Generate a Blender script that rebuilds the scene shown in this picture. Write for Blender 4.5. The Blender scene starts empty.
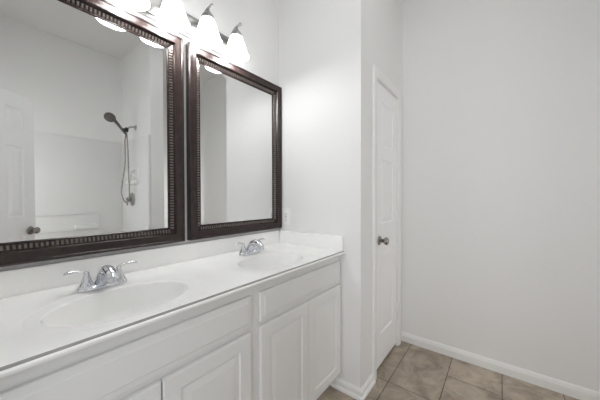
import bpy, bmesh, math, random
from mathutils import Vector, Matrix
random.seed(7)
S = bpy.context.scene
COL = S.collection
PI = math.pi

# ------------------------------------------------------------------ camera
cam_d = bpy.data.cameras.new('camera'); cam = bpy.data.objects.new('camera', cam_d); COL.objects.link(cam)
yaw, pitch, roll = math.radians(52.043), math.radians(-0.801), math.radians(-0.1105)
fw = Vector((math.sin(yaw)*math.cos(pitch), math.cos(yaw)*math.cos(pitch), math.sin(pitch)))
rt = Vector((math.cos(yaw), -math.sin(yaw), 0)); up = rt.cross(fw)
r2 = rt*math.cos(roll) + up*math.sin(roll); u2 = -rt*math.sin(roll) + up*math.cos(roll)
cam.matrix_world = Matrix(((r2.x, u2.x, -fw.x, 0.0), (r2.y, u2.y, -fw.y, -1.353), (r2.z, u2.z, -fw.z, 1.2227), (0, 0, 0, 1)))
cam_d.sensor_width = 36; cam_d.lens = 15.4527; cam_d.shift_y = 1.11/600
cam_d.clip_start = 0.01; cam_d.clip_end = 50
S.camera = cam

# ------------------------------------------------------------------ world, exposure
w = bpy.data.worlds.new('daylight'); S.world = w; w.use_nodes = True
bg = w.node_tree.nodes['Background']; bg.inputs[0].default_value = (0.93, 0.96, 1.0, 1); bg.inputs[1].default_value = 0.75
S.view_settings.view_transform = 'Standard'; S.view_settings.look = 'None'
S.view_settings.exposure = 0.08; S.view_settings.gamma = 1.0; S.view_settings.use_curve_mapping = False
S.cycles.max_bounces = 16; S.cycles.diffuse_bounces = 10; S.cycles.glossy_bounces = 6
S.cycles.caustics_reflective = False; S.cycles.caustics_refractive = False
S.cycles.sample_clamp_indirect = 6.0
BULB_W = 2.7          # watt of each vanity bulb
SHADE_E = 6.0         # glow of the frosted shades

def lamp(name, kind, loc, energy, color=(1, 1, 1), size=None, size_y=None, rot=(0, 0, 0), portal=False):
    d = bpy.data.lights.new(name, kind); d.energy = energy; d.color = color
    if kind == 'AREA':
        d.shape = 'RECTANGLE'; d.size = size; d.size_y = size_y or size; d.cycles.is_portal = portal
    elif size: d.shadow_soft_size = size
    o = bpy.data.objects.new(name, d); o.location = loc; o.rotation_euler = rot; COL.objects.link(o); return o
# daylight enters by the open doorway in the left wall (portal = sampling guide for the sky light)
LX = -0.08; CEIL = 3.05
lamp('doorway_daylight', 'AREA', (LX-0.11, -1.04, 1.02), 1.0, size=2.0, size_y=0.68, rot=(0, -PI/2, 0), portal=True)
# unseen fill lamps added: beyond the doorway, left wall, far nook, ceiling
lamp('doorway_fill', 'AREA', (-1.2, -1.1, 1.2), 14.0, (0.97, 0.985, 1.0), size=2.0, size_y=1.6, rot=(0, -PI/2, 0))
lamp('left_fill', 'AREA', (LX+0.01, -2.0, 1.15), 7.0, (1, 1, 1), size=2.2, size_y=1.0, rot=(0, -PI/2, 0))
lamp('nook_fill', 'AREA', (1.84, -3.85, 1.1), 8.6, (1, 1, 1), size=0.7, size_y=1.2, rot=(PI/2, 0, 0))
lamp('ceiling_fill', 'AREA', (1.0, -1.05, 3.02), 4.0, (0.99, 0.995, 1), size=0.9, size_y=0.7)

# ------------------------------------------------------------------ materials
def mat(name, color, rough=0.5, metal=0.0, spec=0.5, coat=0.0, bump=0.0, bscale=200.0, var=0.0, vscale=3.0, emit=0.0, ecol=None):
    m = bpy.data.materials.new(name); m.use_nodes = True
    nt = m.node_tree; b = nt.nodes['Principled BSDF']
    b.inputs['Base Color'].default_value = (*color, 1); b.inputs['Roughness'].default_value = rough
    b.inputs['Metallic'].default_value = metal; b.inputs['Specular IOR Level'].default_value = spec
    b.inputs['Coat Weight'].default_value = coat
    tc = nt.nodes.new('ShaderNodeTexCoord')
    if bump:
        n = nt.nodes.new('ShaderNodeTexNoise'); n.inputs['Scale'].default_value = bscale; n.inputs['Detail'].default_value = 3
        nt.links.new(tc.outputs['Object'], n.inputs['Vector'])
        bp = nt.nodes.new('ShaderNodeBump'); bp.inputs['Strength'].default_value = bump; bp.inputs['Distance'].default_value = 0.002
        nt.links.new(n.outputs['Fac'], bp.inputs['Height']); nt.links.new(bp.outputs['Normal'], b.inputs['Normal'])
    if var:
        n = nt.nodes.new('ShaderNodeTexNoise'); n.inputs['Scale'].default_value = vscale; n.inputs['Detail'].default_value = 4
        nt.links.new(tc.outputs['Object'], n.inputs['Vector'])
        mx = nt.nodes.new('ShaderNodeMix'); mx.data_type = 'RGBA'
        mx.inputs['A'].default_value = (*[c*(1-var) for c in color], 1); mx.inputs['B'].default_value = (*[min(1, c*(1+var)) for c in color], 1)
        nt.links.new(n.outputs['Fac'], mx.inputs['Factor']); nt.links.new(mx.outputs['Result'], b.inputs['Base Color'])
    if emit:
        b.inputs['Emission Color'].default_value = (*(ecol or color), 1); b.inputs['Emission Strength'].default_value = emit
    return m
M_wall = mat('painted_wall', (0.83, 0.83, 0.826), 0.75, spec=0.25, bump=0.12, bscale=160, var=0.012, vscale=1.5)
M_ceil = mat('ceiling_paint', (0.72, 0.715, 0.70), 0.85, spec=0.2, bump=0.2, bscale=120)
M_trim = mat('white_trim', (0.86, 0.86, 0.85), 0.4, spec=0.4)
M_door = mat('white_door_paint', (0.93, 0.93, 0.935), 0.42, spec=0.4)
M_cab = mat('cabinet_white', (0.80, 0.80, 0.79), 0.42, spec=0.4, var=0.01, vscale=8)
M_gap = mat('cabinet_inside', (0.30, 0.295, 0.28), 0.8)
M_top = mat('cultured_marble', (0.92, 0.918, 0.905), 0.24, spec=0.35, coat=0.0, var=0.012, vscale=10)
M_acr = mat('surround_acrylic', (0.78, 0.785, 0.78), 0.36, spec=0.35)
M_chrome = mat('chrome', (0.72, 0.73, 0.76), 0.06, 1.0, bump=0.02, bscale=30)
M_nickel = mat('brushed_nickel', (0.40, 0.395, 0.385), 0.28, 1.0, bump=0.03, bscale=400)
M_dknick = mat('dark_nickel', (0.33, 0.31, 0.28), 0.25, 1.0, var=0.05, vscale=20)
M_gun = mat('gunmetal', (0.13, 0.127, 0.118), 0.30, 1.0, var=0.08, vscale=40)
M_blackp = mat('black_plastic', (0.02, 0.02, 0.02), 0.4, var=0.1, vscale=30)
M_glass = mat('mirror_silver', (0.82, 0.826, 0.818), 0.0, 1.0, var=0.003, vscale=2)
M_frame = mat('dark_bronze_wood', (0.030, 0.019, 0.017), 0.26, spec=0.4, coat=0.0, bump=0.05, bscale=90, var=0.5, vscale=45)
M_bead = mat('bronze_beading', (0.22, 0.19, 0.17), 0.33, 0.8, spec=0.6, var=0.3, vscale=70)
M_edge_shadow = mat('edge_shadow_grey', (0.40, 0.395, 0.37), 0.7, var=0.1, vscale=40)  # grey that paints the shade of the counter's front groove
M_plate = mat('outlet_plastic', (0.90, 0.90, 0.89), 0.35)
M_slot = mat('outlet_slot', (0.05, 0.05, 0.05), 0.6)
M_shade = mat('frosted_glass', (0.92, 0.92, 0.90), 0.45, emit=SHADE_E, ecol=(0.985, 0.99, 1.0))

def floor_material():
    m = bpy.data.materials.new('beige_stone_tile'); m.use_nodes = True; nt = m.node_tree; b = nt.nodes['Principled BSDF']
    N = nt.nodes.new; L = nt.links.new
    tc = N('ShaderNodeTexCoord'); sp = N('ShaderNodeSeparateXYZ'); L(tc.outputs['Object'], sp.inputs[0])
    def M(op, a, b_=None):
        n = N('ShaderNodeMath'); n.operation = op
        for k, v in enumerate((a, b_)):
            if v is None: continue
            if isinstance(v, (int, float)): n.inputs[k].default_value = v
            else: L(v, n.inputs[k])
        return n.outputs[0]
    def axis(o, x0, p):
        u = M('DIVIDE', M('SUBTRACT', o, x0), p)
        d = M('MULTIPLY', M('SUBTRACT', 0.5, M('ABSOLUTE', M('SUBTRACT', M('FRACT', u), 0.5))), p)   # distance to the nearest joint
        return M('FLOOR', u), d
    iv, dv = axis(sp.outputs['Y'], -0.7615, 0.3033)
    stag = M('MULTIPLY', M('FLOOR', M('DIVIDE', M('ADD', iv, 1.0), 2.0)), 0.3095)             # the long tiles step sideways from row to row
    iu, du = axis(M('SUBTRACT', sp.outputs['X'], stag), 1.722, 0.619)
    mr = N('ShaderNodeMapRange'); mr.interpolation_type = 'SMOOTHSTEP'
    mr.inputs['From Min'].default_value = 0.0016; mr.inputs['From Max'].default_value = 0.0036
    L(M('MINIMUM', du, dv), mr.inputs['Value']); tile = mr.outputs['Result']                    # 0 in the joints, 1 on the tiles
    cx = N('ShaderNodeCombineXYZ'); L(iu, cx.inputs[0]); L(iv, cx.inputs[1])
    wn = N('ShaderNodeTexWhiteNoise'); wn.noise_dimensions = '3D'; L(cx.outputs[0], wn.inputs['Vector'])
    val = M('ADD', M('MULTIPLY', wn.outputs['Value'], 0.16), 0.92)
    shade = M('MULTIPLY', val, M('ADD', M('MULTIPLY', tile, 0.68), 0.32))
    n1 = N('ShaderNodeTexNoise'); n1.inputs['Scale'].default_value = 7; n1.inputs['Detail'].default_value = 6; n1.inputs['Roughness'].default_value = 0.65; n1.inputs['Distortion'].default_value = 0.8
    L(tc.outputs['Object'], n1.inputs['Vector'])
    cr = N('ShaderNodeValToRGB'); e = cr.color_ramp.elements
    e[0].position = 0.32; e[0].color = (0.260, 0.212, 0.162, 1); e[1].position = 0.70; e[1].color = (0.535, 0.465, 0.375, 1)
    k = cr.color_ramp.elements.new(0.5); k.color = (0.395, 0.332, 0.264, 1)
    L(n1.outputs['Fac'], cr.inputs['Fac'])
    mx = N('ShaderNodeMix'); mx.data_type = 'RGBA'; mx.blend_type = 'MULTIPLY'; mx.inputs['Factor'].default_value = 1
    cg = N('ShaderNodeCombineColor'); [L(shade, cg.inputs[k]) for k in range(3)]
    L(cr.outputs['Color'], mx.inputs['A']); L(cg.outputs[0], mx.inputs['B']); L(mx.outputs['Result'], b.inputs['Base Color'])
    b.inputs['Roughness'].default_value = 0.40; b.inputs['Specular IOR Level'].default_value = 0.4
    bp = N('ShaderNodeBump'); bp.inputs['Strength'].default_value = 0.6; bp.inputs['Distance'].default_value = 0.003
    L(tile, bp.inputs['Height']); L(bp.outputs['Normal'], b.inputs['Normal'])
    return m
M_floor = floor_material()

# ------------------------------------------------------------------ mesh helpers
def obj(name, bm, m, parent=None, smooth=False, angle=None, upward=False):
    bmesh.ops.recalc_face_normals(bm, faces=bm.faces[:])
    if upward:
        for f in bm.faces:
            f.normal_update()
            if f.normal.z < 0: f.normal_flip()
    me = bpy.data.meshes.new(name); bm.to_mesh(me); bm.free(); me.materials.append(m)
    if smooth:
        for p in me.polygons: p.use_smooth = True
        if angle: me.set_sharp_from_angle(angle=math.radians(angle))
    o = bpy.data.objects.new(name, me); COL.objects.link(o)
    if parent is not None:
        o.parent = parent
    return o
def thing(name, label, cat, loc=(0, 0, 0), rotz=0.0, group=None):
    o = bpy.data.objects.new(name, None); o.empty_display_size = 0.05; COL.objects.link(o)
    o.location = loc; o.rotation_euler = (0, 0, rotz); o['label'] = label; o['category'] = cat
    if group: o['group'] = group
    return o
def struct(name, label=None, cat=None, bm=None, m=None, loc=None):
    if bm is not None: o = obj(name, bm, m)
    else:
        o = bpy.data.objects.new(name, None); COL.objects.link(o)
    if loc: o.location = loc
    o['kind'] = 'structure'
    if label: o['label'] = label
    if cat: o['category'] = cat
    return o
def box(bm, x0, x1, y0, y1, z0, z1, bev=0.0, seg=2):
    r = bmesh.ops.create_cube(bm, size=1.0); vs = r['verts']
    for v in vs:
        v.co = Vector(((x0+x1)/2 + v.co.x*(x1-x0), (y0+y1)/2 + v.co.y*(y1-y0), (z0+z1)/2 + v.co.z*(z1-z0)))
    if bev:
        es = list({e for v in vs for e in v.link_edges})
        bmesh.ops.bevel(bm, geom=es, offset=bev, segments=seg, profile=0.5, affect='EDGES')
    return bm
def bx(*a, **k): return box(bmesh.new(), *a, **k)
def lathe(bm, prof, seg=32, origin=(0, 0, 0), axis='Z', cap=True):
    """prof: list of (radius, height) along the axis"""
    O = Vector(origin)
    def P(r, h, t):
        c, s = r*math.cos(t), r*math.sin(t)
        if axis == 'Z': return O+Vector((c, s, h))
        if axis == 'X': return O+Vector((h, c, s))
        return O+Vector((c, h, s))
    rings = []
    for r, h in prof:
        if r < 1e-6: rings.append([bm.verts.new(P(0, h, 0))])
        else: rings.append([bm.verts.new(P(r, h, 2*PI*i/seg)) for i in range(seg)])
    for a, b in zip(rings, rings[1:]):
        for i in range(seg):
            j = (i+1) % seg
            if len(a) == 1 and len(b) == 1: continue
            if len(a) == 1: bm.faces.new((a[0], b[i], b[j]))
            elif len(b) == 1: bm.faces.new((a[i], b[0], a[j]))
            else: bm.faces.new((a[i], b[i], b[j], a[j]))
    if cap:
        for rg in (rings[0], rings[-1]):
            if len(rg) > 2: bm.faces.new(rg)
    return bm
def catmull(pts, n=8):
    pts = [Vector(p) for p in pts]; out = []
    for i in range(len(pts)-1):
        p0 = pts[max(i-1, 0)]; p1 = pts[i]; p2 = pts[i+1]; p3 = pts[min(i+2, len(pts)-1)]
        for k in range(n):
            t = k/n
            out.append(0.5*((2*p1)+(p2-p0)*t+(2*p0-5*p1+4*p2-p3)*t*t+(3*p1-p0-3*p2+p3)*t**3))
    out.append(pts[-1]); return out
def tube(bm, pts, rad, seg=14, flat=1.0, upv=(0, 0, 1), cap=True):
    """sweep a circle (optionally flattened) along a path; rad is a number or a list"""
    pts = [Vector(p) for p in pts]; n = len(pts); rings = []
    U = Vector(upv)
    for i, p in enumerate(pts):
        t = (pts[min(i+1, n-1)]-pts[max(i-1, 0)]).normalized()
        s = t.cross(U)
        if s.length < 1e-3: s = t.cross(Vector((0, 1, 0.1)))
        s.normalize(); q = s.cross(t).normalized()
        r = rad if not isinstance(rad, (list, tuple)) else rad[min(len(rad)-1, int(i*(len(rad)-1)/(n-1)))] + (
            0 if i == n-1 else (i*(len(rad)-1)/(n-1) % 1)*(rad[min(len(rad)-1, int(i*(len(rad)-1)/(n-1))+1)]-rad[int(i*(len(rad)-1)/(n-1))]))
        rings.append([bm.verts.new(p + s*(r*math.cos(2*PI*k/seg)) + q*(r*flat*math.sin(2*PI*k/seg))) for k in range(seg)])
    for a, b in zip(rings, rings[1:]):
        for k in range(seg):
            j = (k+1) % seg; bm.faces.new((a[k], a[j], b[j], b[k]))
    if cap:
        bm.faces.new(rings[0][::-1]); bm.faces.new(rings[-1])
    return bm
def extrude_x(bm, prof, x0, x1):
    """closed (y, z) profile extruded along x"""
    a = [bm.verts.new((x0, y, z)) for y, z in prof]; b = [bm.verts.new((x1, y, z)) for y, z in prof]; n = len(prof)
    for i in range(n):
        j = (i+1) % n; bm.faces.new((a[i], a[j], b[j], b[i]))
    bm.faces.new(a[::-1]); bm.faces.new(b); return bm
def sweep_path(bm, path, prof):
    """profile (out, z) swept along a floor-plan path [(x, y)] with mitred corners; 'out' is to the left of travel"""
    rings = []
    n = len(path)
    for i, p in enumerate(path):
        p = Vector(p)
        d0 = (p-Vector(path[i-1])).normalized() if i else None
        d1 = (Vector(path[i+1])-p).normalized() if i < n-1 else None
        n0 = Vector((-d0.y, d0.x)) if d0 else None; n1 = Vector((-d1.y, d1.x)) if d1 else None
        if n0 is None: nn = n1
        elif n1 is None: nn = n0
        else:
            nn = (n0+n1); nn = nn/max(nn.dot(n0), 0.2)
        rings.append([bm.verts.new((p.x+nn.x*o, p.y+nn.y*o, z)) for o, z in prof])
    k = len(prof)
    for a, b in zip(rings, rings[1:]):
        for i in range(k):
            j = (i+1) % k; bm.faces.new((a[i], a[j], b[j], b[i]))
    bm.faces.new(rings[0][::-1]); bm.faces.new(rings[-1]); return bm
def panel_slab(x0, x1, z0, z1, yf, th, panels, groove=0.010, depth=0.005, rise=0.018, flat_back=True, edge=0.003):
    """a slab facing -Y with front at yf; raised panels (list of x0,x1,z0,z1) with a grooved moulding around each field"""
    bm = bmesh.new()
    xs = sorted({x0, x1, *[p[0] for p in panels], *[p[1] for p in panels]})
    zs = sorted({z0, z1, *[p[2] for p in panels], *[p[3] for p in panels]})
    vg = {}
    def V(x, y, z):
        k = (round(x, 5), round(y, 5), round(z, 5))
        if k not in vg: vg[k] = bm.verts.new((x, y, z))
        return vg[k]
    def rect(a, b, c, d, ya):
        return [(a, ya, c), (b, ya, c), (b, ya, d), (a, ya, d)]
    for i in range(len(xs)-1):
        for j in range(len(zs)-1):
            a, b, c, d = xs[i], xs[i+1], zs[j], zs[j+1]
            mx_, mz_ = (a+b)/2, (c+d)/2
            if any(p[0] < mx_ < p[1] and p[2] < mz_ < p[3] for p in panels): continue
            bm.faces.new([V(*q) for q in rect(a, b, c, d, yf)])
    def loops(ls):
        for A, B in zip(ls, ls[1:]):
            for i in range(4):
                j = (i+1) % 4
                bm.faces.new([V(*A[i]), V(*A[j]), V(*B[j]), V(*B[i])])
        bm.faces.new([V(*q) for q in ls[-1]])
    for a, b, c, d in panels:
        g = groove
        def ins(e, y): return rect(a+e, b-e, c+e, d-e, y)
        loops([ins(0, yf), ins(g*0.45, yf+depth), ins(g, yf+depth), ins(g+rise, yf+0.0012)])
    # sides and back
    o = rect(x0, x1, z0, z1, yf)
    e = edge
    bk = rect(x0, x1, z0, z1, yf+th)
    # collect boundary edges to close the sides even where extra verts lie on them
    bnd = [ed for ed in bm.edges if len(ed.link_faces) == 1]
    r = bmesh.ops.extrude_edge_only(bm, edges=bnd)
    nv = [v for v in r['geom'] if isinstance(v, bmesh.types.BMVert)]
    for v in nv: v.co.y = yf+th
    be = [ed for ed in bm.edges if len(ed.link_faces) == 1]
    bmesh.ops.holes_fill(bm, edges=be, sides=0)
    return bm

# ------------------------------------------------------------------ the room
FZ = -0.022                                     # level of the tiled floor
X1, X2, W, CE = 1.473, 2.302, 0.676, 3.05       # pillar face, far right wall, pillar depth, ceiling height
YB, XE = -2.63, 1.255                           # back wall of the tub alcove, its end wall
YF = -3.9
struct('floor', bm=bx(LX-0.12, X2+0.12, YF-0.12, 0.12, FZ-0.10, FZ), m=M_floor)
struct('ceiling', bm=bx(LX-0.12, X2+0.12, YF-0.12, 0.12, CE, CE+0.10), m=M_ceil)
struct('wall_front', bm=bx(LX-0.12, X2+0.12, 0.0, 0.12, FZ, CE), m=M_wall)
struct('wall_right', bm=bx(X2, X2+0.12, YF-0.12, 0.0, FZ, CE), m=M_wall)
# the closet block that stands out beside the vanity: its side wall and the wall holding the closet door
DX0, DX1, DZ = 1.722, 2.186, 2.040
b = bx(X1, X1+0.10, -W, 0.0, FZ, CE)
struct('wall_closet_side', bm=b, m=M_wall)
b = bmesh.new()
box(b, X1+0.10, DX0-0.012, -W, -W+0.10, FZ, CE); box(b, DX1+0.012, X2, -W, -W+0.10, FZ, CE); box(b, DX0-0.012, DX1+0.012, -W, -W+0.10, DZ+0.012, CE)
struct('wall_closet_front', bm=b, m=M_wall)
# left wall with the entry doorway
DY0, DY1 = -1.396, -0.63
b = bmesh.new()
box(b, LX-0.12, LX, DY1, 0.0, FZ, CE); box(b, LX-0.12, LX, YB-0.12, DY0, FZ, CE); box(b, LX-0.12, LX, DY0, DY1, 2.06, CE)
struct('wall_left', bm=b, m=M_wall)
struct('wall_back', bm=bx(LX-0.12, XE, YB-0.12, YB, FZ, CE), m=M_wall)
b = bx(XE, XE+0.15, YB, -1.765, FZ, CE)
struct('wall_tub_end', bm=b, m=M_wall)
b = bmesh.new(); box(b, XE, XE+0.15, YF, YB, FZ, CE); box(b, XE, X2, YF-0.12, YF, FZ, CE)
struct('wall_rear', bm=b, m=M_wall)

BASE = [(0, 0), (0.013, 0), (0.013, 0.050), (0.0105, 0.056), (0.0105, 0.060), (0.007, 0.070), (0.004, 0.076), (0, 0.076)]
BASE_SHOE = [(0, 0), (0.024, 0), (0.024, 0.010), (0.0205, 0.017), (0.013, 0.019), (0.013, 0.046), (0.0105, 0.050), (0.0105, 0.053), (0.006, 0.060), (0, 0.060)]
def baseboard(name, path, prof=None):
    return struct(name, bm=sweep_path(bmesh.new(), path, [(o, z+FZ) for o, z in (prof or BASE)]), m=M_trim)
baseboard('baseboard_right', [(X2, YF), (X2, -W)])
baseboard('baseboard_closet', [(DX0-0.062, -W), (X1, -W), (X1, -0.475)], BASE_SHOE)
baseboard('baseboard_tub_end', [(XE+0.15, YF), (XE+0.15, -1.765), (XE, -1.765)])

# closet door: casing, narrow leaf with three panels, knob, hinges
CW = 0.060
def casing(bm, x0, x1, z1, yf, w=CW, t=0.014):
    prof = [(0, 0), (0, 0.008), (0.012, 0.012), (w*0.72, t), (w-0.006, t), (w, t-0.004), (w, 0)]   # from the inner edge outward
    pts = [(x0, FZ, -1, 0), (x0, z1, -1, 1), (x1, z1, 1, 1), (x1, FZ, 1, 0)]
    rings = [[bm.verts.new((x+sx*u, yf-v, z+sz*u)) for u, v in prof] for x, z, sx, sz in pts]
    for a, c in zip(rings, rings[1:]):
        for i in range(len(prof)):
            j = (i+1) % len(prof); bm.faces.new((a[i], a[j], c[j], c[i]))
    bm.faces.new(rings[0]); bm.faces.new(rings[-1][::-1]); return bm
struct('trim_1', bm=casing(bmesh.new(), DX0-0.004, DX1+0.004, DZ+0.004, -W), m=M_trim)
b = bmesh.new(); box(b, DX0-0.012, DX0, -W, -W+0.10, FZ, DZ+0.012); box(b, DX1, DX1+0.012, -W, -W+0.10, FZ, DZ+0.012); box(b, DX0, DX1, -W, -W+0.10, DZ, DZ+0.012)
struct('trim_2', bm=b, m=M_trim)
YD = -W+0.006
d1 = struct('door_1', 'narrow white three-panel closet door with a dark nickel knob', 'door')
pan = [(DX0+0.100, DX1-0.100, 1.600, 1.925), (DX0+0.100, DX1-0.100, 1.030, 1.500), (DX0+0.100, DX1-0.100, 0.225, 0.835)]
obj('door_leaf', panel_slab(DX0+0.003, DX1-0.003, 0.006, DZ-0.005, YD, 0.035, pan, groove=0.014, depth=0.008, rise=0.024), M_door, d1)
def knob(parent, at, axis, sign, m):
    """rose, neck and ball as one turned piece along an axis"""
    pr = [(0.0, 0.0), (0.031, 0.0), (0.033, 0.003), (0.030, 0.008), (0.018, 0.011), (0.0125, 0.014), (0.012, 0.030), (0.016, 0.034),
          (0.0245, 0.041), (0.0275, 0.050), (0.0255, 0.059), (0.018, 0.065), (0.008, 0.0675), (0.0, 0.068)]
    o = obj('door_knob', lathe(bmesh.new(), [(r, h*sign) for r, h in pr], 32, at, axis), m, parent, True, 50)
    o['label'] = 'dark nickel round knob'; return o
knob(d1, (DX0+0.072, YD, 0.915), 'Y', -1, M_dknick)
for z in (1.803, 1.050, 0.295):
    b = lathe(bmesh.new(), [(0, -0.048), (0.0035, -0.046), (0.0062, -0.042), (0.0062, 0.042), (0.0035, 0.046), (0, 0.048)], 16, (DX1-0.001, YD-0.005, z))
    box(b, DX1-0.018, DX1-0.002, YD-0.0015, YD+0.001, z-0.042, z+0.042)
    obj('hinge', b, M_trim, d1, True, 40)

# the open entry door (seen in the mirror), hinged on the left wall
LEAF = 0.562
d2 = struct('door_2', 'open white six-panel door with round knobs, reflected in the left mirror', 'door', loc=(0.338, -1.760, 0))
ang = math.atan2(0.65, -0.75)                    # from the free edge towards the hinge
# local frame: +x from free edge to hinge reversed so that the panelled face (-Y local) faces the mirrors
d2.rotation_euler = (0, 0, ang)
ps = []
for xa, xb in ((0.088, 0.218), (LEAF-0.218, LEAF-0.088)):
    ps += [(xa, xb, 1.765, 1.930), (xa, xb, 1.075, 1.632), (xa, xb, 0.23, 0.86)]
b = panel_slab(0, LEAF, 0.014, 2.042, 0.0, 0.035, ps, groove=0.014, depth=0.007, rise=0.026)
obj('door_leaf', b, M_door, d2)
knob(d2, (0.045, 0.0, 0.955), 'Y', -1, M_dknick); knob(d2, (0.045, 0.035, 0.955), 'Y', 1, M_dknick)
# entry doorway casing
b = bmesh.new()
box(b, LX, LX+0.014, DY1, DY1+0.06, FZ, 2.12, 0.003); box(b, LX, LX+0.014, DY0-0.06, DY0-0.03, FZ, 2.12, 0.003); box(b, LX, LX+0.014, DY0-0.06, DY1+0.06, 2.06, 2.12, 0.003)
struct('trim_3', bm=b, m=M_trim)

# ------------------------------------------------------------------ tub alcove surround (seen in the mirror)
sur = thing('shower_surround', 'glossy white shower surround panels lining the tub alcove, seen in the left mirror', 'shower surround', (0, 0, 0))
ZS = 1.942
b = bmesh.new(); box(b, LX+0.001, XE-0.001, YB+0.001, YB+0.013, FZ, ZS, 0.004)
obj('back_panel', b, M_acr, sur, True, 30)
b = bmesh.new(); box(b, XE-0.013, XE-0.001, YB+0.013, -1.80, FZ, ZS, 0.004)
obj('end_panel', b, M_acr, sur, True, 30)
b = bmesh.new(); box(b, XE-0.030, XE-0.001, -1.805, -1.768, FZ, ZS-0.02, 0.012, 4)
obj('edge_flange', b, M_acr, sur, True, 40)
# moulded ledge frame and soap ledge on the back panel
b = bmesh.new(); yb = YB+0.013
fr = [(0.0, 0.985, 1.026, 1.040), (0.0, 0.985, 0.838, 0.852), (0.971, 0.985, 0.852, 1.026)]
for xa, xb, za, zb in fr: box(b, xa, xb, yb-0.002, yb+0.020, za, zb, 0.003)
box(b, 0.0, 0.985, yb-0.002, yb+0.012, 0.800, 0.812, 0.003)
obj('ledge_frame', b, M_acr, sur, True, 40)
b = bmesh.new(); box(b, 0.745, 0.975, yb-0.002, yb+0.065, 0.852, 0.905, 0.012, 4)
obj('soap_ledge', b, M_acr, sur, True, 40)
# corner soap niche on the end panel
b = bmesh.new(); xn = XE-0.013
ya, yc = -2.44, -2.07
box(b, xn-0.008, xn+0.002, ya, yc, 1.565, 1.578, 0.003); box(b, xn-0.008, xn+0.002, ya, ya+0.012, 1.40, 1.57, 0.003); box(b, xn-0.008, xn+0.002, yc-0.012, yc, 1.40, 1.57, 0.003)
box(b, xn-0.052, xn+0.002, -2.355, yc+0.004, 1.385, 1.430, 0.012, 3)
obj('soap_shelf', b, M_trim, sur, True, 40)
bt = thing('shampoo_bottle', 'small white bottle on the soap shelf behind the shower hose, in the left mirror', 'bottle', (xn-0.020, -2.20, 1.430))
obj('body', lathe(bmesh.new(), [(0, 0), (0.029, 0), (0.031, 0.004), (0.031, 0.075), (0.026, 0.090), (0.013, 0.098), (0.013, 0.104), (0, 0.104)], 28), M_trim, bt, True, 45)
obj('cap', lathe(bmesh.new(), [(0, 0.104), (0.016, 0.104), (0.016, 0.128), (0.014, 0.131), (0, 0.131)], 24), M_trim, bt, True, 45)

# hand shower: flange, arm, bracket, head, hose
hs = thing('hand_shower', 'dark nickel hand shower on its wall arm with a looping hose, in the left mirror', 'shower head', (XE-0.001, -2.175, 2.075))
obj('flange', lathe(bmesh.new(), [(0, 0), (0.030, 0), (0.030, -0.004), (0.022, -0.012), (0.012, -0.016), (0, -0.016)], 28, axis='X'), M_nickel, hs, True, 45)
obj('arm', tube(bmesh.new(), catmull([(0, 0, 0), (-0.035, 0, 0.002), (-0.07, 0, -0.010), (-0.100, 0, -0.040)], 6), 0.0105, 16), M_nickel, hs, True, 60)
b = tube(bmesh.new(), [(-0.092, 0, -0.026), (-0.118, 0, -0.058)], 0.019, 18); tube(b, [(-0.085, 0, -0.060), (-0.140, 0, -0.045)], 0.016, 16)
obj('bracket', b, M_blackp, hs, True, 40)
obj('handle', tube(bmesh.new(), catmull([(-0.105, 0, -0.098), (-0.135, 0, -0.062), (-0.185, 0, 0.002), (-0.222, 0, 0.043)], 6), [0.012, 0.0145, 0.014, 0.017, 0.02], 18), M_gun, hs, True, 60)
# spray head: a shallow dish whose face looks left and down
b = lathe(bmesh.new(), [(0, 0.030), (0.022, 0.028), (0.045, 0.016), (0.056, 0.002), (0.057, -0.010), (0.052, -0.014), (0.050, -0.011), (0.022, -0.011), (0.020, -0.014), (0, -0.014)], 36)
dirv = Vector((-0.40, 0.66, -0.64)).normalized()
rot = Vector((0, 0, -1)).rotation_difference(dirv).to_matrix().to_4x4()
bmesh.ops.transform(b, matrix=Matrix.Translation((-0.262, 0, 0.066)) @ rot, verts=b.verts)
obj('spray_head', b, M_gun, hs, True, 40)
hp = [(-0.105, 0, -0.095), (-0.118, 0, -0.20), (-0.120, 0.002, -0.45), (-0.150, 0.004, -0.68), (-0.158, 0.006, -0.80), (-0.135, 0.006, -0.885), (-0.095, 0.004, -0.905), (-0.078, 0.002, -0.82), (-0.082, 0, -0.55), (-0.088, 0, -0.25), (-0.098, 0, -0.085)]
obj('hose', tube(bmesh.new(), catmull(hp, 10), 0.0068, 12), M_dknick, hs, True, 60)
sv = thing('shower_valve', 'round chrome shower valve plate with a lever, under the soap shelf in the left mirror', 'shower valve', (XE-0.013, -2.27, 1.205))
obj('escutcheon', lathe(bmesh.new(), [(0, 0), (0.082, 0), (0.083, -0.004), (0.074, -0.010), (0.040, -0.016), (0.030, -0.020), (0, -0.020)], 44, axis='X'), M_nickel, sv, True, 45)
obj('hub', lathe(bmesh.new(), [(0, -0.018), (0.027, -0.018), (0.025, -0.055), (0.018, -0.064), (0, -0.066)], 28, axis='X'), M_dknick, sv, True, 45)
obj('lever', tube(bmesh.new(), catmull([(-0.050, 0, 0), (-0.056, 0.008, -0.03), (-0.064, 0.016, -0.075)], 5), [0.012, 0.010, 0.008], 14), M_dknick, sv, True, 60)

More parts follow.
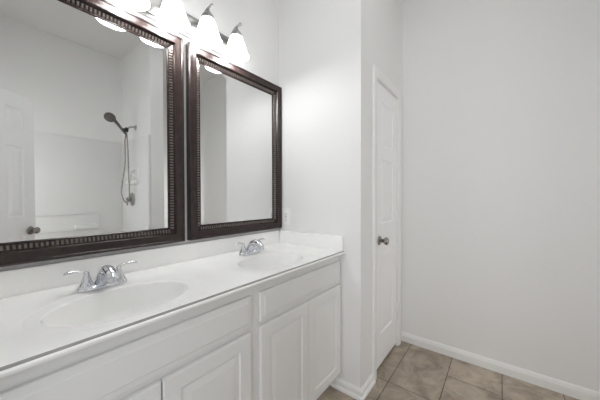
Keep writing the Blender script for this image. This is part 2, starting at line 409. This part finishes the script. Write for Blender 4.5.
# ------------------------------------------------------------------ vanity cabinet
VX0, VX1 = LX+0.002, X1-0.002
YC = -0.532                                     # face frame front
van = thing('vanity_cabinet', 'long white double-sink vanity cabinet with raised-panel doors', 'cabinet', (0, 0, 0))
b = bmesh.new()
box(b, VX0, VX0+0.016, YC+0.02, -0.002, FZ, 0.858); box(b, VX1-0.016, VX1, YC+0.02, -0.002, FZ, 0.858)
box(b, VX0, VX1, YC+0.02, -0.002, 0.092, 0.108); box(b, VX0, VX1, -0.014, -0.002, 0.1, 0.858)
obj('carcass', b, M_cab, van)
b = bmesh.new()                                  # face frame: rails and stiles
for xa, xb in ((VX0, 0.012), (0.690, 0.768), (1.440, VX1)): box(b, xa, xb, YC, YC+0.02, 0.092, 0.859)
for xa, xb in ((0.012, 0.690), (0.768, 1.440)):
    for za, zb in ((0.815, 0.859), (0.655, 0.695), (0.092, 0.125)): box(b, xa, xb, YC, YC+0.02, za, zb)
    xm = (xa+xb)/2; box(b, xm-0.02, xm+0.02, YC, YC+0.02, 0.125, 0.655)
obj('face_frame', b, M_cab, van)
obj('toe_kick', bx(VX0, VX1, YC+0.065, YC+0.08, FZ, 0.094), M_cab, van)
obj('dust_panel', bx(VX0+0.016, VX1-0.016, YC+0.021, YC+0.024, 0.108, 0.857), M_gap, van)
TH = 0.018; YDR = YC-TH-0.001
def cab_front(name, xa, xb, za, zb, rail, drawer=False):
    b = panel_slab(xa, xb, za, zb, YDR, TH, [(xa+rail, xb-rail, za+rail, zb-rail)], groove=0.012, depth=0.0046, rise=0.024)
    es = [e for e in b.edges if all(abs(v.co.y-YDR) < 1e-5 for v in e.verts) and (all(abs(v.co.x-xa) < 1e-5 for v in e.verts) or all(abs(v.co.x-xb) < 1e-5 for v in e.verts) or all(abs(v.co.z-za) < 1e-5 for v in e.verts) or all(abs(v.co.z-zb) < 1e-5 for v in e.verts))]
    bmesh.ops.bevel(b, geom=es, offset=0.004, segments=2, profile=0.5, affect='EDGES')
    return obj(name, b, M_cab, van)
def drawer_front(xa, xb, za, zb):
    # a false front: flat face with a stepped, rounded edge
    b = bmesh.new()
    ins = [(0, YC-0.001), (0, YC-0.0125), (0.003, YC-0.0145), (0.014, YC-0.0158), (0.019, YC-0.0162), (0.024, YDR)]
    rings = [[b.verts.new(q) for q in ((xa+e, y, za+e), (xb-e, y, za+e), (xb-e, y, zb-e), (xa+e, y, zb-e))] for e, y in ins]
    for A, B in zip(rings, rings[1:]):
        for i in range(4):
            j = (i+1) % 4; b.faces.new((A[i], A[j], B[j], B[i]))
    b.faces.new(rings[-1]); b.faces.new(rings[0][::-1])
    return obj('drawer_front', b, M_cab, van)
drawer_front(0.000, 0.708, 0.690, 0.818); drawer_front(0.760, 1.452, 0.690, 0.818)
for xa, xb in ((0.000, 0.3485), (0.3535, 0.703), (0.758, 1.1035), (1.1075, 1.450)): cab_front('door', xa, xb, 0.100, 0.669, 0.055)

# ------------------------------------------------------------------ vanity top with two moulded basins
ZT = 0.882; YBK = -0.001; CY = -0.352; EA, EB = 0.2043, 0.147
top = thing('countertop', 'glossy white cultured marble countertop with two moulded oval basins', 'countertop', (0, 0, 0))
bm = bmesh.new()
YFR = -0.557
cells = [(0.322, 0.322-0.285, 0.322+0.285), (1.030, 1.030-0.285, 1.030+0.285)]
def quad(x0, x1, y0, y1):
    bm.faces.new([bm.verts.new((x, y, ZT)) for x, y in ((x0, y0), (x1, y0), (x1, y1), (x0, y1))])
edges_x = [VX0] + [v for c in cells for v in c[1:]] + [VX1]
for a_, b_ in zip(edges_x[0::2], edges_x[1::2]): quad(a_, b_, YFR, YBK)
RIM = {}
for cx, xa, xb in cells:
    angs = sorted([2*PI*k/128 for k in range(128)] + [math.atan2(y-CY, x-cx) % (2*PI) for x in (xa, xb) for y in (YFR, YBK)])
    RIM[cx] = angs
    def rectpt(t):
        c, s = math.cos(t), math.sin(t)
        k = min(((xb-cx) if c > 0 else (xa-cx))/c if abs(c) > 1e-9 else 9e9, ((YBK-CY) if s > 0 else (YFR-CY))/s if abs(s) > 1e-9 else 9e9)
        return Vector((cx+c*k, CY+s*k, ZT))
    def ell(t, a, b_, z, dy=0.0):
        c, s = math.cos(t), math.sin(t); k = 1/math.sqrt((c/a)**2+(s/b_)**2)
        return Vector((cx+c*k, CY+dy+s*k, z))
    def ring_out(t, d, z):     # the faint outer oval, flattened at the front where the slab ends
        a, b_ = 0.246+d, 0.190+d
        p = ell(t, a, b_, z, 0.0); 
        q = rectpt(t)
        lim = (Vector((q.x-cx, q.y-CY)).length-0.004+d*0.3)
        v = Vector((p.x-cx, p.y-CY))
        if v.length > lim: v = v.normalized()*lim
        return Vector((cx+v.x, CY+v.y, z))
    rings = [[bm.verts.new(rectpt(t)) for t in angs],
             [bm.verts.new(ring_out(t, 0.004, ZT)) for t in angs],
             [bm.verts.new(ring_out(t, -0.001, ZT-0.0010)) for t in angs],
             [bm.verts.new(ring_out(t, -0.006, ZT-0.0018)) for t in angs],
             [bm.verts.new(ell(t, EA+0.006, EB+0.006, ZT-0.0018)) for t in angs],
             [bm.verts.new(ell(t, EA+0.002, EB+0.002, ZT-0.0032)) for t in angs],
             [bm.verts.new(ell(t, EA, EB, ZT-0.0065)) for t in angs]]
    for A, B in zip(rings, rings[1:]):
        for i in range(len(angs)):
            j = (i+1) % len(angs); bm.faces.new((A[i], A[j], B[j], B[i]))
bmesh.ops.remove_doubles(bm, verts=bm.verts[:], dist=0.0002)
obj('counter_surface', bm, M_top, top, True, 35, True)
# front edge: shallow drip groove then a rounded nose; the apron below it
b = bmesh.new()
pr = [(YFR, ZT), (YFR-0.0008, ZT-0.0006), (YFR-0.0010, ZT-0.0014), (YFR-0.0010, ZT-0.0100), (YFR-0.0040, ZT-0.0096), (YFR-0.0055, ZT-0.0074), (YFR-0.0080, ZT-0.0066), (YFR-0.0110, ZT-0.0080), (YFR-0.0128, ZT-0.0112), (YFR-0.0122, ZT-0.0162), (YFR-0.0095, ZT-0.0198), (YFR-0.005, ZT-0.0210), (YFR, ZT-0.0210)]
extrude_x(b, pr, VX0, VX1); obj('front_edge', b, M_top, top, True, 35)
so = obj('edge_shadow_strip', bx(VX0, VX1, YFR-0.0022, YFR-0.0005, ZT-0.0092, ZT-0.0012), M_edge_shadow, top); so['label'] = 'thin grey strip along the front edge, painted as groove shade'  # added strip, its grey stands in for shade inside the groove
def splash(bm, x0, x1, y0, y1): return box(bm, x0, x1, y0, y1, ZT-0.001, 0.974, 0.004, 3)
obj('backsplash', splash(bmesh.new(), VX0, VX1, -0.021, -0.001), M_top, top, True, 35)
obj('side_splash', splash(bmesh.new(), VX1-0.024, VX1, -0.562, -0.0215), M_top, top, True, 35)
for cx, xa, xb in cells:
    b = bmesh.new(); angs = RIM[cx]
    prof = [(1.0, 0.0065), (0.994, 0.013), (0.989, 0.024), (0.981, 0.042), (0.968, 0.062), (0.945, 0.084), (0.90, 0.107), (0.82, 0.124), (0.68, 0.134), (0.46, 0.139), (0.2, 0.141), (0.09, 0.1415)]
    rings = []
    for k, dz in prof:
        rg = []
        for t in angs:
            c, s = math.cos(t), math.sin(t); q = 1/math.sqrt((c/EA)**2+(s/EB)**2)
            rg.append(b.verts.new((cx+c*q*k, CY+s*q*k, ZT-dz)))
        rings.append(rg)
    for A, B in zip(rings, rings[1:]):
        for i in range(len(angs)):
            j = (i+1) % len(angs); b.faces.new((A[i], A[j], B[j], B[i]))
    b.faces.new(rings[-1])
    bo = obj('basin', b, M_top, top, True, 60, True)
    obj('drain', lathe(bmesh.new(), [(0, -0.1415), (0.020, -0.141), (0.022, -0.139), (0.019, -0.1365), (0.014, -0.1375), (0.013, -0.1345), (0, -0.133)], 28, (cx, CY, ZT)), M_chrome, bo, True, 45)

# ------------------------------------------------------------------ faucets
def make_faucet(loc, label):
    f = thing('faucet', label, 'faucet', loc, 0.0, 'faucets on the vanity countertop')
    b = bmesh.new()                                         # oval base plate
    def oval(a, c, z): return [b.verts.new((a*math.copysign(abs(math.cos(t))**0.75, math.cos(t)), c*math.copysign(abs(math.sin(t))**0.9, math.sin(t)), z)) for t in [2*PI*k/48 for k in range(48)]]
    rg = [oval(0.079, 0.027, 0.0), oval(0.080, 0.028, 0.004), oval(0.079, 0.027, 0.010), oval(0.074, 0.023, 0.014), oval(0.060, 0.014, 0.0155)]
    for A, B in zip(rg, rg[1:]):
        for i in range(48): b.faces.new((A[i], A[(i+1) % 48], B[(i+1) % 48], B[i]))
    b.faces.new(rg[-1]); b.faces.new(rg[0][::-1])
    obj('base_plate', b, M_chrome, f, True, 50)
    for s in (-1, 1):
        h = obj('handle_base', lathe(bmesh.new(), [(0, 0.012), (0.0255, 0.012), (0.0260, 0.017), (0.0225, 0.022), (0.0180, 0.030), (0.0140, 0.041), (0.0105, 0.052), (0.0085, 0.058), (0.0095, 0.061), (0.0090, 0.065), (0.005, 0.069), (0, 0.070)], 30, (s*0.051, 0, 0)), M_chrome, f, True, 45)
        pts = catmull([(s*0.049, 0, 0.065), (s*0.060, -0.001, 0.072), (s*0.080, -0.003, 0.076), (s*0.102, -0.006, 0.077), (s*0.116, -0.008, 0.073)], 6)
        obj('lever', tube(bmesh.new(), pts, [0.0075, 0.0055, 0.0050, 0.0066, 0.0070, 0.0035], 14, 0.7), M_chrome, h, True, 60)
    # spout: broad body that rises and arches forward over the basin
    pts = catmull([(0, 0.010, 0.008), (0, 0.000, 0.032), (0, -0.022, 0.060), (0, -0.052, 0.074), (0, -0.084, 0.068), (0, -0.106, 0.050)], 7)
    obj('spout', tube(bmesh.new(), pts, [0.030, 0.0255, 0.0225, 0.0205, 0.0185, 0.0165], 26, 0.85, (0, 1, 0.0)), M_chrome, f, True, 60)
    obj('aerator', tube(bmesh.new(), [(0, -0.098, 0.056), (0, -0.112, 0.034)], 0.0125, 22), M_chrome, f, True, 50)
    return f
make_faucet((0.312, -0.150, ZT-0.0005), 'chrome two-lever faucet at the nearer left basin')
make_faucet((1.045, -0.150, ZT-0.0005), 'chrome two-lever faucet at the farther basin beside the white wall')

# ------------------------------------------------------------------ framed mirrors
FW_ = 0.078
FPROF = [(0, 0.001), (0, 0.030), (0.005, 0.0370), (0.011, 0.0375), (0.014, 0.0335), (0.020, 0.0325), (0.034, 0.0350), (0.044, 0.0330), (0.0475, 0.0265), (0.0490, 0.0185), (0.0710, 0.0110), (0.0725, 0.0125), (0.0750, 0.0125), (FW_, 0.009), (FW_, 0.001)]
def framed_mirror(x0, x1, z0, z1, label):
    t = thing('mirror', label, 'mirror', (0, 0, 0), 0.0, 'framed mirrors above the vanity')
    b = bmesh.new()
    crn = [(x0, z0, 1, 1), (x1, z0, -1, 1), (x1, z1, -1, -1), (x0, z1, 1, -1)]
    rings = [[b.verts.new((x+sx*u, -v, z+sz*u)) for u, v in FPROF] for x, z, sx, sz in crn]
    for k in range(4):
        A, B = rings[k], rings[(k+1) % 4]
        for i in range(len(FPROF)):
            j = (i+1) % len(FPROF); b.faces.new((A[i], A[j], B[j], B[i]))
    obj('frame', b, M_frame, t, True, 22)
    b = bmesh.new()                                         # the strip of small blocks along the inner channel
    p, u0, u1, tw = 0.0140, 0.0520, 0.0690, 0.0040
    def tooth(P0, P1, ax):      # a small rounded block lying on the sloping channel from P0 (outer, high) to P1 (inner, low)
        lo = [Vector((P0[0], -0.0172, P0[1])), Vector((P1[0], -0.0106, P1[1]))]; A = Vector(ax)*tw
        vs = []
        for q, k in ((lo[0], 1.0), (lo[1], 1.0)): vs += [b.verts.new(q-A), b.verts.new(q+A)]
        tp = []
        for q, sh in ((lo[0], 0.12), (lo[1], -0.12)):
            d = (lo[1]-lo[0])*sh + Vector((0, -0.0048, 0))
            tp += [b.verts.new(q-A*0.72+d), b.verts.new(q+A*0.72+d)]
        for f in ((0, 1, 3, 2),): b.faces.new([vs[k] for k in f]); b.faces.new([tp[k] for k in f])
        for m, n in ((0, 1), (1, 3), (3, 2), (2, 0)): b.faces.new((vs[m], vs[n], tp[n], tp[m]))
    nx = int((x1-x0-2*u1)/p); px_ = (x1-x0-2*u1)/nx
    for i in range(nx):
        xc = x0+u1+(i+0.5)*px_
        tooth((xc, z0+u0), (xc, z0+u1), (1, 0, 0)); tooth((xc, z1-u0), (xc, z1-u1), (1, 0, 0))
    nz = int((z1-z0-2*u1)/p); pz = (z1-z0-2*u1)/nz
    for i in range(nz):
        zc = z0+u1+(i+0.5)*pz
        tooth((x0+u0, zc), (x0+u1, zc), (0, 0, 1)); tooth((x1-u0, zc), (x1-u1, zc), (0, 0, 1))
    obj('beading', b, M_bead, t)
    b = bmesh.new()                                         # bevelled glass
    g = FW_-0.004; yb_ = -0.008; bw = 0.022
    o_ = [(x0+g, z0+g), (x1-g, z0+g), (x1-g, z1-g), (x0+g, z1-g)]
    i_ = [(x0+g+bw, z0+g+bw), (x1-g-bw, z0+g+bw), (x1-g-bw, z1-g-bw), (x0+g+bw, z1-g-bw)]
    A = [b.verts.new((x, yb_+0.0008, z)) for x, z in o_]; B = [b.verts.new((x, yb_, z)) for x, z in i_]; C = [b.verts.new((x, -0.002, z)) for x, z in o_]
    for i in range(4):
        j = (i+1) % 4; b.faces.new((A[i], A[j], B[j], B[i])); b.faces.new((C[i], C[j], A[j], A[i]))
    b.faces.new(B); b.faces.new(C[::-1])
    obj('mirror_glass', b, M_glass, t)
    return t
framed_mirror(-0.040, 0.7015, 0.991, 2.059, 'dark-framed mirror above the nearer left basin, reflecting the shower')
framed_mirror(0.729, 1.4670, 0.991, 2.059, 'dark-framed mirror above the farther basin, reflecting plain white wall')

# ------------------------------------------------------------------ vanity light bar
SX = [0.430, 0.615, 0.800, 0.990]; SY = -0.102; ZR = 2.070
vl = thing('vanity_light', 'brushed nickel light bar with glowing white bell shades above the mirrors', 'light fixture', (0, 0, 0))
b = bmesh.new(); box(b, 0.385, 1.050, -0.016, -0.001, 2.092, 2.216, 0.004, 2); box(b, 0.398, 1.037, -0.026, -0.014, 2.106, 2.202, 0.006, 3)
obj('back_plate', b, M_nickel, vl, True, 40)
for x in SX:
    a = obj('arm', tube(bmesh.new(), catmull([(x, -0.024, 2.160), (x, -0.040, 2.190), (x, -0.066, 2.222), (x, -0.102, 2.240), (x, -0.136, 2.241)], 7), [0.0085, 0.0075, 0.0065, 0.006, 0.005], 14), M_nickel, vl, True, 60)
    obj('finial', lathe(bmesh.new(), [(0, 0.012), (0.005, 0.010), (0.008, 0.004), (0.008, -0.002), (0.0045, -0.007), (0, -0.009)], 18, (x, -0.140, 2.241), 'Y'), M_nickel, a, True, 60)
    obj('shade_cap', lathe(bmesh.new(), [(0, 2.240), (0.008, 2.238), (0.010, 2.226), (0.019, 2.215), (0.031, 2.200), (0.0355, 2.183), (0.033, 2.178), (0, 2.178)], 30, (x, SY, 0)), M_nickel, vl, True, 45)
    po = [(0.033, 2.182), (0.0385, 2.168), (0.046, 2.146), (0.0535, 2.122), (0.061, 2.098), (0.0685, 2.078), (0.0745, ZR)]
    pi_ = [(r-0.003, z) for r, z in po[::-1]]
    b = lathe(bmesh.new(), po+[(0.0725, ZR-0.0015)]+pi_, 40, (x, SY, 0), 'Z', cap=False)
    obj('glass_shade', b, M_shade, vl, True, 60)
    obj('bulb', lathe(bmesh.new(), [(0, 2.178), (0.013, 2.176), (0.014, 2.156), (0.024, 2.136), (0.027, 2.122), (0.023, 2.106), (0.012, 2.097), (0, 2.095)], 26, (x, SY, 0)), M_shade, vl, True, 60)
    lamp('bulb_light', 'POINT', (x, SY, 2.072), BULB_W, (0.985, 0.99, 1.0), 0.022).parent = vl

# ------------------------------------------------------------------ outlet on the white side wall
ol = thing('wall_outlet', 'white outlet plate on the white wall beside the farther mirror', 'outlet', (X1, -0.076, 1.078))
b = bmesh.new(); box(b, -0.0075, -0.0005, -0.042, 0.042, -0.063, 0.063, 0.003, 2)
obj('plate', b, M_plate, ol, True, 40)
b = bmesh.new(); box(b, -0.0095, -0.005, -0.0165, 0.0165, -0.0335, 0.0335, 0.001, 1)
ins = obj('receptacle', b, M_plate, ol)
for zc in (0.021, -0.021):
    for dy in (-0.0065, 0.0065): obj('slot', bx(-0.0100, -0.0088, dy-0.0012, dy+0.0012, zc-0.004, zc+0.005), M_slot, ins)
    obj('ground_hole', lathe(bmesh.new(), [(0, -0.0100), (0.0024, -0.0100), (0.0024, -0.0088), (0, -0.0088)], 12, (0, 0, zc-0.009), 'X'), M_slot, ins)
for za, zb in ((0.0012, 0.0055), (-0.0055, -0.0012)): obj('button', bx(-0.0108, -0.0088, -0.007, 0.007, za, zb, 0.0006, 1), M_nickel, ins)
